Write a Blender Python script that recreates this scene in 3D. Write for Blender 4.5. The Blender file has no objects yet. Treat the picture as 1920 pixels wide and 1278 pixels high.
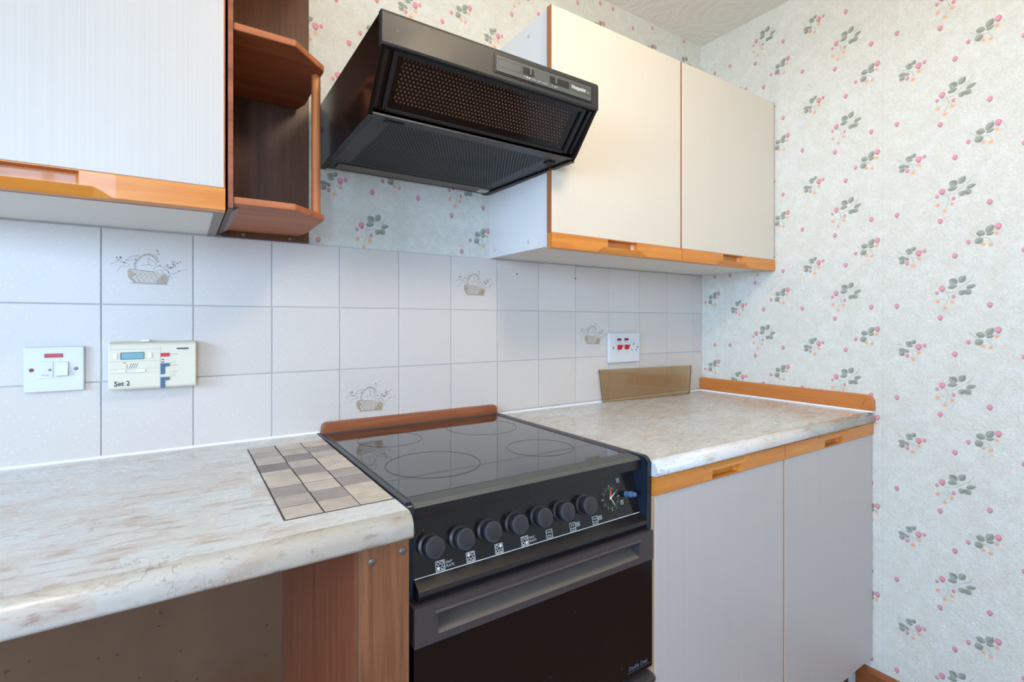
import bpy, bmesh, math, random
from mathutils import Matrix, Vector
random.seed(7)
scene = bpy.context.scene
COL = scene.collection

# ------------------------------------------------------------------ camera
cam_d = bpy.data.cameras.new('camera')
cam = bpy.data.objects.new('camera', cam_d); COL.objects.link(cam)
cam.location = (0.13297, -1.27643, 1.17819)
cam.rotation_euler = (math.radians(90), 0, -0.584195)
cam_d.sensor_width = 36.0
cam_d.lens = 936.8 * 36 / 1920
cam_d.shift_y = -(639 - 603.98) / 1920
cam_d.clip_start = 0.01
scene.camera = cam

# ------------------------------------------------------------------ world, light, exposure
W = bpy.data.worlds.new('world'); scene.world = W; W.use_nodes = True
bgn = W.node_tree.nodes['Background']
bgn.inputs[0].default_value = (0.47, 0.67, 1.0, 1); bgn.inputs[1].default_value = 32.0   # pale open sky outside the windows
vs = scene.view_settings
vs.view_transform = 'Standard'; vs.look = 'None'; vs.exposure = -0.11; vs.gamma = 1.0
vs.use_curve_mapping = False

def area(name, loc, rot, sx, sy, power, col):
    l = bpy.data.lights.new(name, 'AREA'); l.shape = 'RECTANGLE'; l.size = sx; l.size_y = sy
    l.energy = power; l.color = col
    o = bpy.data.objects.new(name, l); COL.objects.link(o); o.location = loc; o.rotation_euler = rot
    return o
# portals guide the sky light through the window in the left wall and the one behind the camera
for loc, rot, sx, sy in (((-2.395, -1.85, 1.57), (0, math.radians(-90), 0), 1.10, 1.8), ((-.5, -3.095, 1.57), (math.radians(90), 0, 0), .7, 1.10)):
    area('window_portal', loc, rot, sx, sy, 1, (1, 1, 1)).data.cycles.is_portal = True

# ------------------------------------------------------------------ helpers
def S(r, g, b):
    f = lambda c: ((c / 255) / 12.92 if c / 255 <= .04045 else ((c / 255 + .055) / 1.055) ** 2.4)
    return (f(r), f(g), f(b), 1)

def world_of(o):
    m = o.matrix_basis.copy()
    return world_of(o.parent) @ o.matrix_parent_inverse @ m if o.parent else m

def attach(o, parent):
    if parent is not None:
        o.parent = parent
        o.matrix_parent_inverse = world_of(parent).inverted()
    return o

def link(name, me, mat=None, parent=None, smooth=False, loc=None):
    o = bpy.data.objects.new(name, me); COL.objects.link(o)
    if mat is not None and not me.materials:
        for m in (mat if isinstance(mat, (list, tuple)) else [mat]): me.materials.append(m)
    if smooth:
        for p in me.polygons: p.use_smooth = True
    if loc is not None: o.location = loc
    return attach(o, parent)

def from_bm(name, bm, mat=None, parent=None, smooth=False, loc=None):
    bmesh.ops.recalc_face_normals(bm, faces=bm.faces)
    me = bpy.data.meshes.new(name); bm.to_mesh(me); bm.free()
    return link(name, me, mat, parent, smooth, loc)

def thing(name, loc, label, cat, group=None):
    o = bpy.data.objects.new(name, None); COL.objects.link(o); o.location = loc
    o.empty_display_size = .05
    return tag(o, label, cat, group)

def tag(o, label, cat, group=None):
    o['label'] = label; o['category'] = cat
    if group: o['group'] = group
    return o

def struct(o): o['kind'] = 'structure'; return o

def bevel_all(bm, w, seg=2, ang=30):
    if w <= 0: return
    es = [e for e in bm.edges if len(e.link_faces) == 2 and e.calc_face_angle(0) > math.radians(ang)]
    bmesh.ops.bevel(bm, geom=es, offset=w, segments=seg, profile=.5, affect='EDGES', clamp_overlap=True)

def add_box(bm, x0, x1, y0, y1, z0, z1):
    v = [bm.verts.new((x, y, z)) for z in (z0, z1) for y in (y0, y1) for x in (x0, x1)]
    for f in ((0, 1, 3, 2), (4, 6, 7, 5), (0, 4, 5, 1), (2, 3, 7, 6), (0, 2, 6, 4), (1, 5, 7, 3)):
        bm.faces.new([v[i] for i in f])

def box(name, x0, x1, y0, y1, z0, z1, mat, parent=None, bevel=0, seg=2):
    bm = bmesh.new(); add_box(bm, x0, x1, y0, y1, z0, z1); bmesh.ops.recalc_face_normals(bm, faces=bm.faces)
    bevel_all(bm, bevel, seg)
    return from_bm(name, bm, mat, parent)

def prism(name, prof, a0, a1, mat, parent=None, bevel=0, axis='x', smooth=False, seg=2):
    """prof: list of 2D points. axis x -> (y,z); axis z -> (x,y); axis y -> (x,z)."""
    bm = bmesh.new()
    def P(p, a):
        return {'x': (a, p[0], p[1]), 'z': (p[0], p[1], a), 'y': (p[0], a, p[1])}[axis]
    A = [bm.verts.new(P(p, a0)) for p in prof]; B = [bm.verts.new(P(p, a1)) for p in prof]
    bm.faces.new(A); bm.faces.new(B[::-1]); n = len(prof)
    for i in range(n): bm.faces.new((A[i], A[(i + 1) % n], B[(i + 1) % n], B[i]))
    bmesh.ops.recalc_face_normals(bm, faces=bm.faces)
    bevel_all(bm, bevel, seg)
    return from_bm(name, bm, mat, parent, smooth)

def basis(n, up=(0, 0, 1)):
    n = Vector(n).normalized(); u = Vector(up).cross(n)
    if u.length < 1e-4: u = Vector((1, 0, 0))
    u.normalize(); v = n.cross(u)
    return u, v, n

def lathe(name, c, n, prof, mat, parent=None, seg=28, smooth=True, ang=40):
    """prof: list of (radius, height along n) from base to tip."""
    u, v, n = basis(n); c = Vector(c); bm = bmesh.new(); rings = []
    for r, h in prof:
        rings.append([bm.verts.new(c + n * h + (u * math.cos(2 * math.pi * k / seg) + v * math.sin(2 * math.pi * k / seg)) * r) for k in range(seg)])
    for a, b in zip(rings, rings[1:]):
        for k in range(seg): bm.faces.new((a[k], a[(k + 1) % seg], b[(k + 1) % seg], b[k]))
    bm.faces.new(rings[0][::-1]); bm.faces.new(rings[-1])
    o = from_bm(name, bm, mat, parent)
    if smooth:
        for p in o.data.polygons: p.use_smooth = len(p.vertices) == 4
        o.data.set_sharp_from_angle(angle=math.radians(ang))
    return o

def arc(cx, cy, r, a0, a1, n):
    return [(cx + r * math.cos(math.radians(a0 + (a1 - a0) * i / n)), cy + r * math.sin(math.radians(a0 + (a1 - a0) * i / n))) for i in range(n + 1)]

class Print:
    """flat print: polygons on a plane given by origin o, right u, up v, normal n"""
    def __init__(s, o, u, v, n):
        s.o = Vector(o); s.u = Vector(u).normalized(); s.v = Vector(v).normalized(); s.n = Vector(n).normalized()
        s.V = []; s.F = []; s.M = []; s.mats = []
    def mi(s, m):
        if m not in s.mats: s.mats.append(m)
        return s.mats.index(m)
    def poly(s, pts, m, lay=0):
        k = len(s.V)
        for a, b in pts: s.V.append(s.o + s.u * a + s.v * b + s.n * (.0003 + lay * .00008))
        s.F.append(list(range(k, k + len(pts)))); s.M.append(s.mi(m))
    def rect(s, a0, a1, b0, b1, m, lay=0): s.poly([(a0, b0), (a1, b0), (a1, b1), (a0, b1)], m, lay)
    def ell(s, a, b, ra, rb, m, lay=0, rot=0, n=12):
        c, q = math.cos(rot), math.sin(rot)
        s.poly([(a + ra * math.cos(t) * c - rb * math.sin(t) * q, b + ra * math.cos(t) * q + rb * math.sin(t) * c) for t in [2 * math.pi * i / n for i in range(n)]], m, lay)
    def ring(s, a, b, r, w, m, lay=0, n=24, ry=None):
        ry = ry or r
        for i in range(n):
            t0, t1 = 2 * math.pi * i / n, 2 * math.pi * (i + 1) / n
            s.poly([(a + (r - w) * math.cos(t0), b + (ry - w) * math.sin(t0)), (a + r * math.cos(t0), b + ry * math.sin(t0)),
                    (a + r * math.cos(t1), b + ry * math.sin(t1)), (a + (r - w) * math.cos(t1), b + (ry - w) * math.sin(t1))], m, lay)
    def frame(s, a0, a1, b0, b1, w, m, lay=0):
        s.rect(a0, a1, b0, b0 + w, m, lay); s.rect(a0, a1, b1 - w, b1, m, lay); s.rect(a0, a0 + w, b0 + w, b1 - w, m, lay); s.rect(a1 - w, a1, b0 + w, b1 - w, m, lay)
    def line(s, pts, w, m, lay=0):
        for (a, b), (c, d) in zip(pts, pts[1:]):
            L = math.hypot(c - a, d - b) or 1e-9; x, y = -(d - b) / L * w / 2, (c - a) / L * w / 2
            s.poly([(a + x, b + y), (a - x, b - y), (c - x, d - y), (c + x, d + y)], m, lay)
    def leaf(s, a, b, L, wd, rot, m1, m2, lay=0):
        c, q = math.cos(rot), math.sin(rot)
        T = lambda x, y: (a + x * c - y * q, b + x * q + y * c)
        up = [(-L / 2, 0), (-L * .3, wd * .36), (0, wd * .5), (L * .28, wd * .34), (L / 2, 0)]
        s.poly([T(*p) for p in up], m1, lay); s.poly([T(x, -y) for x, y in up][::-1], m2, lay)
    def text(s, txt, a, b, size, m, lay=0, align='LEFT', sx=1, shear=0, bold=0):
        cu = bpy.data.curves.new('t', 'FONT'); cu.body = txt; cu.size = size; cu.align_x = align; cu.shear = shear; cu.offset = bold; cu.resolution_u = 3
        o = bpy.data.objects.new('t', cu); COL.objects.link(o)
        bpy.context.view_layer.update()
        me = bpy.data.meshes.new_from_object(o.evaluated_get(bpy.context.evaluated_depsgraph_get()))
        k = len(s.V)
        for v in me.vertices: s.V.append(s.o + s.u * (a + v.co.x * sx) + s.v * (b + v.co.y) + s.n * (.0003 + lay * .00008))
        for p in me.polygons: s.F.append([k + i for i in p.vertices]); s.M.append(s.mi(m))
        bpy.data.objects.remove(o); bpy.data.curves.remove(cu); bpy.data.meshes.remove(me)
    def build(s, name, parent=None, label=None, kind=None):
        me = bpy.data.meshes.new(name); me.from_pydata([tuple(v) for v in s.V], [], s.F)
        for m in s.mats: me.materials.append(m)
        me.polygons.foreach_set('material_index', s.M)
        # face the front
        bm = bmesh.new(); bm.from_mesh(me)
        for f in bm.faces:
            f.normal_update()
            if f.normal.dot(s.n) < 0: f.normal_flip()
        bm.to_mesh(me); bm.free()
        o = link(name, me, None, parent)
        if label: o['label'] = label
        if kind: o['kind'] = kind
        return o

# ------------------------------------------------------------------ materials
class NT:
    def __init__(s, name, rough=.5, col=(1, 1, 1, 1), metal=0, spec=.5, coat=0):
        s.m = bpy.data.materials.new(name); s.m.use_nodes = True; s.t = s.m.node_tree; s.N = s.t.nodes
        s.b = s.N['Principled BSDF']; s.out = s.N['Material Output']
        s.b.inputs['Base Color'].default_value = col; s.b.inputs['Roughness'].default_value = rough
        s.b.inputs['Metallic'].default_value = metal; s.b.inputs['Specular IOR Level'].default_value = spec
        s.b.inputs['Coat Weight'].default_value = coat
    def n(s, t, **k):
        x = s.N.new(t)
        for a, b in k.items():
            if a in x.inputs: x.inputs[a].default_value = b
            else: setattr(x, a, b)
        return x
    def l(s, a, b): s.t.links.new(a, b)
    def coords(s, sc=(1, 1, 1), rot=(0, 0, 0), loc=(0, 0, 0)):
        if not hasattr(s, 'tc'): s.tc = s.n('ShaderNodeTexCoord')
        mp = s.n('ShaderNodeMapping'); mp.inputs['Scale'].default_value = sc; mp.inputs['Rotation'].default_value = rot; mp.inputs['Location'].default_value = loc
        s.l(s.tc.outputs['Object'], mp.inputs['Vector']); return mp.outputs[0]
    def noise(s, vec, scale=5, detail=4, rough=.55, dist=0):
        x = s.n('ShaderNodeTexNoise', Scale=scale, Detail=detail, Roughness=rough, Distortion=dist); s.l(vec, x.inputs['Vector']); return x.outputs['Fac']
    def ramp(s, fac, stops):
        r = s.n('ShaderNodeValToRGB'); e = r.color_ramp.elements
        while len(e) < len(stops): e.new(.5)
        for x, (p, c) in zip(e, stops): x.position = p; x.color = c
        s.l(fac, r.inputs[0]); return r.outputs[0]
    def mix(s, fac, a, b, mode='MIX'):
        x = s.n('ShaderNodeMix', data_type='RGBA', blend_type=mode)
        for v, i in ((fac, 0), (a, 6), (b, 7)):
            if hasattr(v, 'is_linked'): s.l(v, x.inputs[i])
            else: x.inputs[i].default_value = v
        return x.outputs[2]
    def math(s, op, a, b=0.0, c=0.0):
        x = s.n('ShaderNodeMath', operation=op)
        for v, i in ((a, 0), (b, 1), (c, 2)):
            if hasattr(v, 'is_linked'): s.l(v, x.inputs[i])
            else: x.inputs[i].default_value = v
        return x.outputs[0]
    def color(s, sock): s.l(sock, s.b.inputs['Base Color'])
    def rough(s, sock): s.l(sock, s.b.inputs['Roughness'])
    def bump(s, h, strength=.3, dist=.001):
        x = s.n('ShaderNodeBump', Strength=strength, Distance=dist); s.l(h, x.inputs['Height']); s.l(x.outputs[0], s.b.inputs['Normal']); return x

BW = lambda v: (v, v, v, 1)
def plain(name, col, rough=.5, metal=0, spec=.5, coat=0): return NT(name, rough, col, metal, spec, coat).m

def wood(name, dark, light, grain='x', rough=.4, fine=1.0, coat=0, blotch=.25):
    t = NT(name, rough, coat=coat)
    a, b = 3.0, 60.0 * fine
    sc = {'x': (a, b, b), 'y': (b, a, b), 'z': (b, b, a)}[grain]
    f = t.noise(t.coords(sc), 1.0, 6, .65, .6)
    c = t.ramp(f, [(.3, dark), (.7, light)])
    g = t.noise(t.coords({'x': (2, 9, 9), 'y': (9, 2, 9), 'z': (9, 9, 2)}[grain]), 1.5, 3)
    c = t.mix(t.math('MULTIPLY', g, blotch), c, dark)
    t.color(c); t.bump(f, .12, .0006)
    return t.m

def laminate():
    t = NT('stone_laminate', .32)
    cool, warm = S(213, 218, 216), S(209, 203, 194)
    # rectangular stone patches, each with its own tone
    patch = t.n('ShaderNodeTexVoronoi', distance='CHEBYCHEV', feature='F1', Scale=1.0, Randomness=.9)
    t.l(t.coords((5.5, 11, 11), (0, 0, .03)), patch.inputs['Vector'])
    sep = t.n('ShaderNodeSeparateColor'); t.l(patch.outputs['Color'], sep.inputs[0])
    base = t.mix(t.math('MULTIPLY', sep.outputs[0], .9), cool, warm)
    streak = t.noise(t.coords((26, 90, 90)), 1.0, 10, .72, .3)
    big = t.noise(t.coords((8, 14, 14)), 1.3, 6, .68)
    # soft pinkish-brown clouds, stronger in some patches
    pk = t.noise(t.coords((8, 15, 15), loc=(5, 2, 0)), 1.0, 9, .75, .2)
    pk = t.math('ADD', pk, t.math('MULTIPLY', t.math('SUBTRACT', sep.outputs[2], .5), .10))
    c = t.mix(t.math('MULTIPLY', t.ramp(pk, [(.50, BW(0)), (.66, BW(1))]), .42), base, S(188, 158, 132))
    # thin darker streaks
    k = t.math('ADD', t.math('MULTIPLY', streak, .72), t.math('MULTIPLY', big, .36))
    k = t.math('ADD', k, t.math('MULTIPLY', sep.outputs[1], .06))
    br = t.ramp(k, [(.61, BW(0)), (.70, BW(1))])
    c = t.mix(t.math('MULTIPLY', br, .6), c, S(158, 122, 96))
    gr = t.noise(t.coords((45, 130, 130), loc=(3, 1, 0)), 1.0, 8, .72, .4)
    c = t.mix(t.math('MULTIPLY', t.ramp(gr, [(.57, BW(0)), (.66, BW(1))]), .45), c, S(140, 132, 126))
    # short crackle veins, here and there
    wv = t.n('ShaderNodeVectorMath', operation='ADD')
    nn = t.n('ShaderNodeTexNoise', Scale=60.0, Detail=4.0); t.l(t.coords(), nn.inputs['Vector'])
    sc_ = t.n('ShaderNodeVectorMath', operation='SCALE'); t.l(nn.outputs['Color'], sc_.inputs[0]); sc_.inputs['Scale'].default_value = .035
    t.l(t.coords(), wv.inputs[0]); t.l(sc_.outputs[0], wv.inputs[1])
    ve = t.n('ShaderNodeTexVoronoi', feature='DISTANCE_TO_EDGE', Scale=24.0); t.l(wv.outputs[0], ve.inputs['Vector'])
    vm = t.ramp(ve.outputs[0], [(.0, BW(1)), (.035, BW(0))])
    vmask = t.ramp(t.noise(t.coords(), 9, 3), [(.55, BW(0)), (.66, BW(1))])
    c = t.mix(t.math('MULTIPLY', t.math('MULTIPLY', vm, vmask), .6), c, S(120, 100, 90))
    t.color(c); t.rough(t.ramp(streak, [(.3, BW(.20)), (.7, BW(.32))])); t.bump(streak, .04, .0003)
    return t.m

def wallpaper():
    t = NT('wallpaper', .62)
    blot = t.noise(t.coords(), 38, 6, .65)
    c = t.ramp(blot, [(.42, S(220, 217, 202)), (.62, S(227, 226, 214))])
    t.color(c)
    fine = t.noise(t.coords((1, 1, 1)), 130, 4, .6, 1.2)
    # quilted diagonals (both walls: across + up)
    sx = t.n('ShaderNodeSeparateXYZ'); t.l(t.coords(), sx.inputs[0])
    w = t.math('ADD', t.math('ADD', sx.outputs[0], t.math('MULTIPLY', sx.outputs[1], -1)), t.math('MULTIPLY', t.noise(t.coords(), 25, 2), .02))
    def diag(sg):
        q = t.math('ADD', w, t.math('MULTIPLY', sx.outputs[2], sg))
        q = t.math('FRACT', t.math('MULTIPLY', q, 1 / .075))
        q = t.math('ABSOLUTE', t.math('SUBTRACT', q, .5))
        return t.math('LESS_THAN', q, .035)
    d = t.math('MAXIMUM', diag(1.15), diag(-1.15))
    h = t.math('SUBTRACT', fine, t.math('MULTIPLY', d, .35))
    t.bump(h, 1.0, .0034)
    return t.m

def tile_glaze():
    t = NT('tile_glaze', .36)
    oi = t.n('ShaderNodeObjectInfo')
    c = t.mix(oi.outputs['Random'], S(205, 196, 186), S(210, 202, 193))
    dots = t.n('ShaderNodeTexVoronoi', Scale=85.0, Randomness=.25); t.l(t.coords(rot=(0, .6, 0)), dots.inputs['Vector'])
    dm = t.ramp(dots.outputs['Distance'], [(.10, BW(1)), (.17, BW(0))])
    c = t.mix(t.math('MULTIPLY', dm, .22), c, S(240, 240, 240))
    t.color(c)
    t.bump(t.math('ADD', t.noise(t.coords(), 60, 3), t.math('MULTIPLY', dm, .5)), .06, .0006)
    return t.m

def ribbed(name, a, b, rough=.38):
    t = NT(name, rough)
    f = t.noise(t.coords((620, 620, 1.2)), 1.0, 1, .4)
    t.color(t.ramp(f, [(.35, a), (.65, b)])); t.bump(f, .10, .0004)
    return t.m

def artex():
    t = NT('artex', .55, S(240, 237, 230))
    v = t.n('ShaderNodeTexVoronoi', Scale=5.0); t.l(t.coords(), v.inputs['Vector'])
    nz = t.noise(t.coords(), 9, 4, .6)
    w = t.math('SINE', t.math('MULTIPLY', t.math('ADD', v.outputs['Distance'], t.math('MULTIPLY', nz, .5)), 34))
    t.bump(t.math('ADD', t.math('MULTIPLY', w, .4), t.noise(t.coords(), 40, 4)), .22, .005)
    return t.m

def plaster():
    t = NT('old_plaster', .75)
    c = t.ramp(t.noise(t.coords(), 4, 5), [(.3, S(104, 76, 52)), (.7, S(122, 92, 65))])
    sp = t.n('ShaderNodeTexVoronoi', voronoi_dimensions='2D', Scale=30.0); t.l(t.coords(rot=(math.radians(90), 0, 0)), sp.inputs['Vector'])
    ss = t.n('ShaderNodeSeparateColor'); t.l(sp.outputs['Color'], ss.inputs[0])
    pick = t.math('GREATER_THAN', ss.outputs[0], .72)
    spot = t.math('MULTIPLY', t.math('LESS_THAN', sp.outputs['Distance'], t.math('MULTIPLY', ss.outputs[1], .12)), pick)
    c = t.mix(t.math('MULTIPLY', spot, .7), c, S(78, 48, 22))
    # one damp stain with its own outline low on the wall
    sx = t.n('ShaderNodeVectorMath', operation='DISTANCE'); t.l(t.coords(), sx.inputs[0]); sx.inputs[1].default_value = (.255, 0, .315)
    r = t.math('ADD', sx.outputs['Value'], t.math('MULTIPLY', t.noise(t.coords(), 22, 4), .07))
    st = t.ramp(r, [(.06, BW(1)), (.15, BW(0))])
    c = t.mix(t.math('MULTIPLY', st, .8), c, S(104, 62, 26))
    t.color(c); t.bump(t.noise(t.coords(), 50, 4), .2, .001)
    return t.m

def specked(name, col, rough, amount=.86, dust=S(120, 112, 106), spec=.5, scale=70):
    t = NT(name, rough, spec=spec)
    v = t.n('ShaderNodeTexVoronoi', Scale=float(scale)); t.l(t.coords(), v.inputs['Vector'])
    s = t.n('ShaderNodeSeparateColor'); t.l(v.outputs['Color'], s.inputs[0])
    m = t.math('MULTIPLY', t.math('LESS_THAN', v.outputs['Distance'], .075), t.math('GREATER_THAN', s.outputs[0], amount))
    t.color(t.mix(t.math('MULTIPLY', m, .6), col, dust))
    t.rough(t.ramp(t.noise(t.coords(), 8, 4), [(.3, BW(max(0, rough - .04))), (.7, BW(rough + .06))]))
    return t.m

def hob_glass():
    t = NT('hob_glass', .04, S(10, 11, 13), spec=.5, coat=.45)
    t.b.inputs['Coat Roughness'].default_value = .03; t.b.inputs['IOR'].default_value = 1.6
    sm = t.noise(t.coords(), 5, 5, .7)
    t.color(t.ramp(sm, [(.4, S(10, 11, 13)), (.8, S(34, 35, 37))]))
    return t.m

def thin_glass(name, tint, gloss=.05, rough=.02, diffuse=None, dmix=0):
    m = bpy.data.materials.new(name); m.use_nodes = True; t = m.node_tree; t.nodes.remove(t.nodes['Principled BSDF'])
    tr = t.nodes.new('ShaderNodeBsdfTransparent'); tr.inputs[0].default_value = tint
    gl = t.nodes.new('ShaderNodeBsdfGlossy'); gl.inputs['Roughness'].default_value = rough
    mx = t.nodes.new('ShaderNodeMixShader'); mx.inputs[0].default_value = gloss
    base = tr.outputs[0]
    if diffuse:
        df = t.nodes.new('ShaderNodeBsdfDiffuse'); df.inputs[0].default_value = diffuse
        m2 = t.nodes.new('ShaderNodeMixShader'); m2.inputs[0].default_value = dmix
        t.links.new(tr.outputs[0], m2.inputs[1]); t.links.new(df.outputs[0], m2.inputs[2]); base = m2.outputs[0]
    t.links.new(base, mx.inputs[1]); t.links.new(gl.outputs[0], mx.inputs[2])
    t.links.new(mx.outputs[0], t.nodes['Material Output'].inputs[0])
    return m

def emit(name, col, st):
    t = NT(name, .5, col); t.b.inputs['Emission Color'].default_value = col; t.b.inputs['Emission Strength'].default_value = st; return t.m

M = dict(
    paper=wallpaper(), tile=tile_glaze(), lam=laminate(), artex=artex(), plaster=plaster(),
    grout=plain('grout', S(188, 185, 184), .8), sealant=plain('sealant', S(240, 240, 238), .35),
    white_paint=plain('white_paint', S(232, 230, 224), .5),
    cream_door=ribbed('cream_door', S(215, 206, 188), S(217, 208, 191)),
    cool_lit_cream_door=ribbed('cool_lit_cream_door', S(196, 191, 182), S(199, 195, 186)),  # cream like the right doors; cool light and lowered brightness put in the colour
    base_door=ribbed('grey_cream_door', S(190, 183, 177), S(193, 187, 181)),
    carcass=plain('carcass', S(226, 221, 213), .45), carcass_grey=plain('carcass_edge', S(150, 140, 136), .6),
    oak=wood('orange_oak', S(195, 111, 28), S(221, 147, 58), 'x', .35, 1.0, .2, .2),
    band=wood('brown_edge_band', S(160, 92, 44), S(186, 116, 66), 'z', .5),
    tan_band=plain('tan_edge_band', S(186, 150, 112), .5),
    mahog=wood('mahogany', S(66, 33, 9), S(104, 59, 22), 'z', .42, 1.0),
    mahog_light=wood('mahogany_light', S(150, 80, 38), S(192, 116, 68), 'x', .5, .6, 0, .2),
    dowel=wood('dowel_wood', S(172, 92, 40), S(214, 132, 70), 'z', .4, 1.2),
    strip=wood('strip_wood', S(112, 58, 30), S(172, 100, 62), 'x', .4, .8),
    upstand=wood('upstand_wood', S(176, 98, 34), S(206, 128, 56), 'y', .35, .7, .2),
    post=wood('post_wood', S(98, 58, 34), S(152, 100, 65), 'z', .5, 1.3),
    panel=wood('panel_wood', S(112, 52, 30), S(158, 88, 58), 'z', .28, .9, .3),
    floorw=wood('floor_wood', S(110, 66, 36), S(150, 96, 56), 'y', .4, .3),
    skirt=wood('skirting_wood', S(112, 60, 30), S(164, 98, 58), 'y', .35, .6),
    black=plain('black_plastic', S(30, 29, 29), .34), black_gloss=plain('black_enamel', S(22, 20, 19), .10),
    hood_face=specked('hood_face', S(33, 34, 33), .5, .93), hood_side=specked('hood_side', S(19, 13, 9), .16, .9, spec=.25),
    hood_base=specked('hood_base', S(45, 44, 45), .42, .93), hole=plain('grille_hole', S(9, 9, 11), .7),
    visor=plain('visor_black', S(13, 12, 12), .12), visor_dot=plain('visor_dot', S(84, 58, 42), .35),
    hood_panel=plain('hood_panel', S(76, 80, 78), .4), slot=plain('slot_black', S(9, 9, 9), .6),
    silver=plain('silver_print', S(214, 214, 208), .4), grime=plain('greasy_grey', S(110, 100, 90), .5),
    hob=hob_glass(), hob_trim=specked('hob_trim', S(78, 80, 76), .45, .9), cook=specked('cooker_black', S(27, 25, 27), .3, .9),
    cook_panel=specked('cooker_panel', S(24, 22, 22), .14, .86), cook_side=plain('cooker_cheek', S(26, 36, 48), .25),
    cook_door=specked('oven_glass', S(15, 13, 14), .16, .93), cook_band=plain('oven_band', S(66, 60, 60), .4),
    cook_ledge_lit=plain('oven_ledge_lit', S(112, 102, 92), .45), knob=plain('knob_black', S(44, 43, 46), .35), knob_ring=plain('knob_rim', S(62, 66, 72), .25),
    pale=plain('pale_print', S(196, 204, 204), .5), ringp=plain('hob_ring', S(21, 22, 24), .06, 0, .55), dim=plain('dim_print', S(96, 106, 128), .5),
    green_p=plain('dial_green', S(92, 124, 92), .5), red_p=plain('hand_red', S(214, 84, 58), .5), cream_p=plain('hand_cream', S(226, 222, 196), .5),
    stain=plain('hob_residue', S(84, 80, 72), .6),
    plate=plain('switch_plate', S(212, 212, 212), .3), red=plain('red_switch', S(206, 22, 32), .3), neon_dark=plain('neon_dark', S(96, 36, 44), .3),
    neon_red=plain('neon_red', S(178, 14, 30), .25), screw=plain('screw', S(128, 122, 118), .4, .7), rust=plain('rust_screw', S(128, 66, 42), .6),
    timer=plain('timer_cream', S(218, 211, 188), .4), lcd=plain('lcd', S(112, 160, 168), .2), timer_blue=plain('timer_blue', S(70, 98, 130), .4),
    timer_white=plain('timer_white', S(238, 240, 242), .35), ink=plain('ink', S(62, 66, 72), .6), ink_soft=plain('ink_soft', S(150, 150, 150), .6),
    pink=plain('print_pink', S(222, 150, 162), .7), pink_d=plain('print_rose', S(204, 124, 140), .7), leaf1=plain('print_leaf', S(160, 163, 147), .7),
    leaf2=plain('print_leaf_dark', S(138, 142, 127), .7), stem=plain('print_stem', S(170, 178, 168), .7), orange=plain('print_orange', S(228, 182, 146), .7), orange_d=plain('print_orange_dark', S(214, 150, 110), .7),
    seam=plain('paper_seam', S(200, 196, 190), .8),
    tan=plain('basket_tan', S(172, 154, 128), .4), tan_l=plain('basket_pale', S(194, 183, 168), .4), tan_d=plain('basket_brown', S(116, 100, 88), .4), twig=plain('basket_twig', S(142, 138, 138), .4),
    mgrout=plain('mosaic_grout', S(74, 62, 54), .8), smoke=thin_glass('bronze_glass', (.86, .77, .64, 1), diffuse=S(170, 140, 100), dmix=.10),
    glass_edge=plain('glass_edge', S(88, 76, 56), .2), pane=thin_glass('window_glass', (.97, .98, .98, 1)),
    ground=plain('lawn', S(84, 92, 62), .9),
    lamp=emit('lamp_globe', (1, .81, .58, 1), 60.0), drill=plain('drill_hole', S(60, 46, 40), .8), cap=plain('screw_cap', S(206, 198, 186), .5),
)
MOS = {k: (lambda t: t.m)(NT('mosaic_' + k, .38, c)) for k, c in dict(
    light=S(197, 185, 170), cream=S(204, 192, 174), beige=S(186, 174, 161), grey=S(172, 162, 153), mid=S(152, 143, 137), dark=S(124, 117, 114)).items()}
for k, mm in MOS.items():
    t = mm.node_tree; b = t.nodes['Principled BSDF']; c = tuple(b.inputs['Base Color'].default_value)
    nz = t.nodes.new('ShaderNodeTexNoise'); nz.inputs['Scale'].default_value = 28; tc = t.nodes.new('ShaderNodeTexCoord'); t.links.new(tc.outputs['Object'], nz.inputs['Vector'])
    oi = t.nodes.new('ShaderNodeObjectInfo'); va = t.nodes.new('ShaderNodeVectorMath'); va.operation = 'ADD'
    t.links.new(tc.outputs['Object'], va.inputs[0]); t.links.new(oi.outputs['Location'], va.inputs[1]); t.links.new(va.outputs[0], nz.inputs['Vector'])
    rp = t.nodes.new('ShaderNodeValToRGB'); rp.color_ramp.elements[0].position = .32; rp.color_ramp.elements[1].position = .68
    rp.color_ramp.elements[0].color = tuple(x * .8 for x in c[:3]) + (1,); rp.color_ramp.elements[1].color = tuple(min(1, x * 1.1) for x in c[:3]) + (1,)
    t.links.new(nz.outputs['Fac'], rp.inputs[0]); t.links.new(rp.outputs[0], b.inputs['Base Color'])

# ================================================================== THE ROOM
XR, XL, YB, YF, ZC = 1.9075, -2.4, 0.005, -3.1, 2.305
struct(box('ground', -14, 12, -14, 10, -.62, -.6, M['ground']))
struct(box('floor', XL - .1, XR + .1, YF - .1, YB + .1, -.1, 0, M['floorw']))
struct(box('ceiling', XL - .1, XR + .1, YF - .1, YB + .1, ZC, ZC + .1, M['artex']))
wb = struct(box('wall_back', XL - .1, XR + .1, YB, YB + .1, 0, ZC, M['paper']))
wr = struct(box('wall_right', XR, XR + .1, YF, YB, 0, ZC, M['paper']))
def wall_hole(name, axis, p0, p1, a0, a1, h0, h1, c0, c1):
    bm = bmesh.new()
    for (u0, u1, z0, z1) in ((a0, h0, 0, ZC), (h1, a1, 0, ZC), (h0, h1, 0, c0), (h0, h1, c1, ZC)):
        if axis == 'x': add_box(bm, p0, p1, u0, u1, z0, z1)
        else: add_box(bm, u0, u1, p0, p1, z0, z1)
    return struct(from_bm(name, bm, M['white_paint']))
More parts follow.
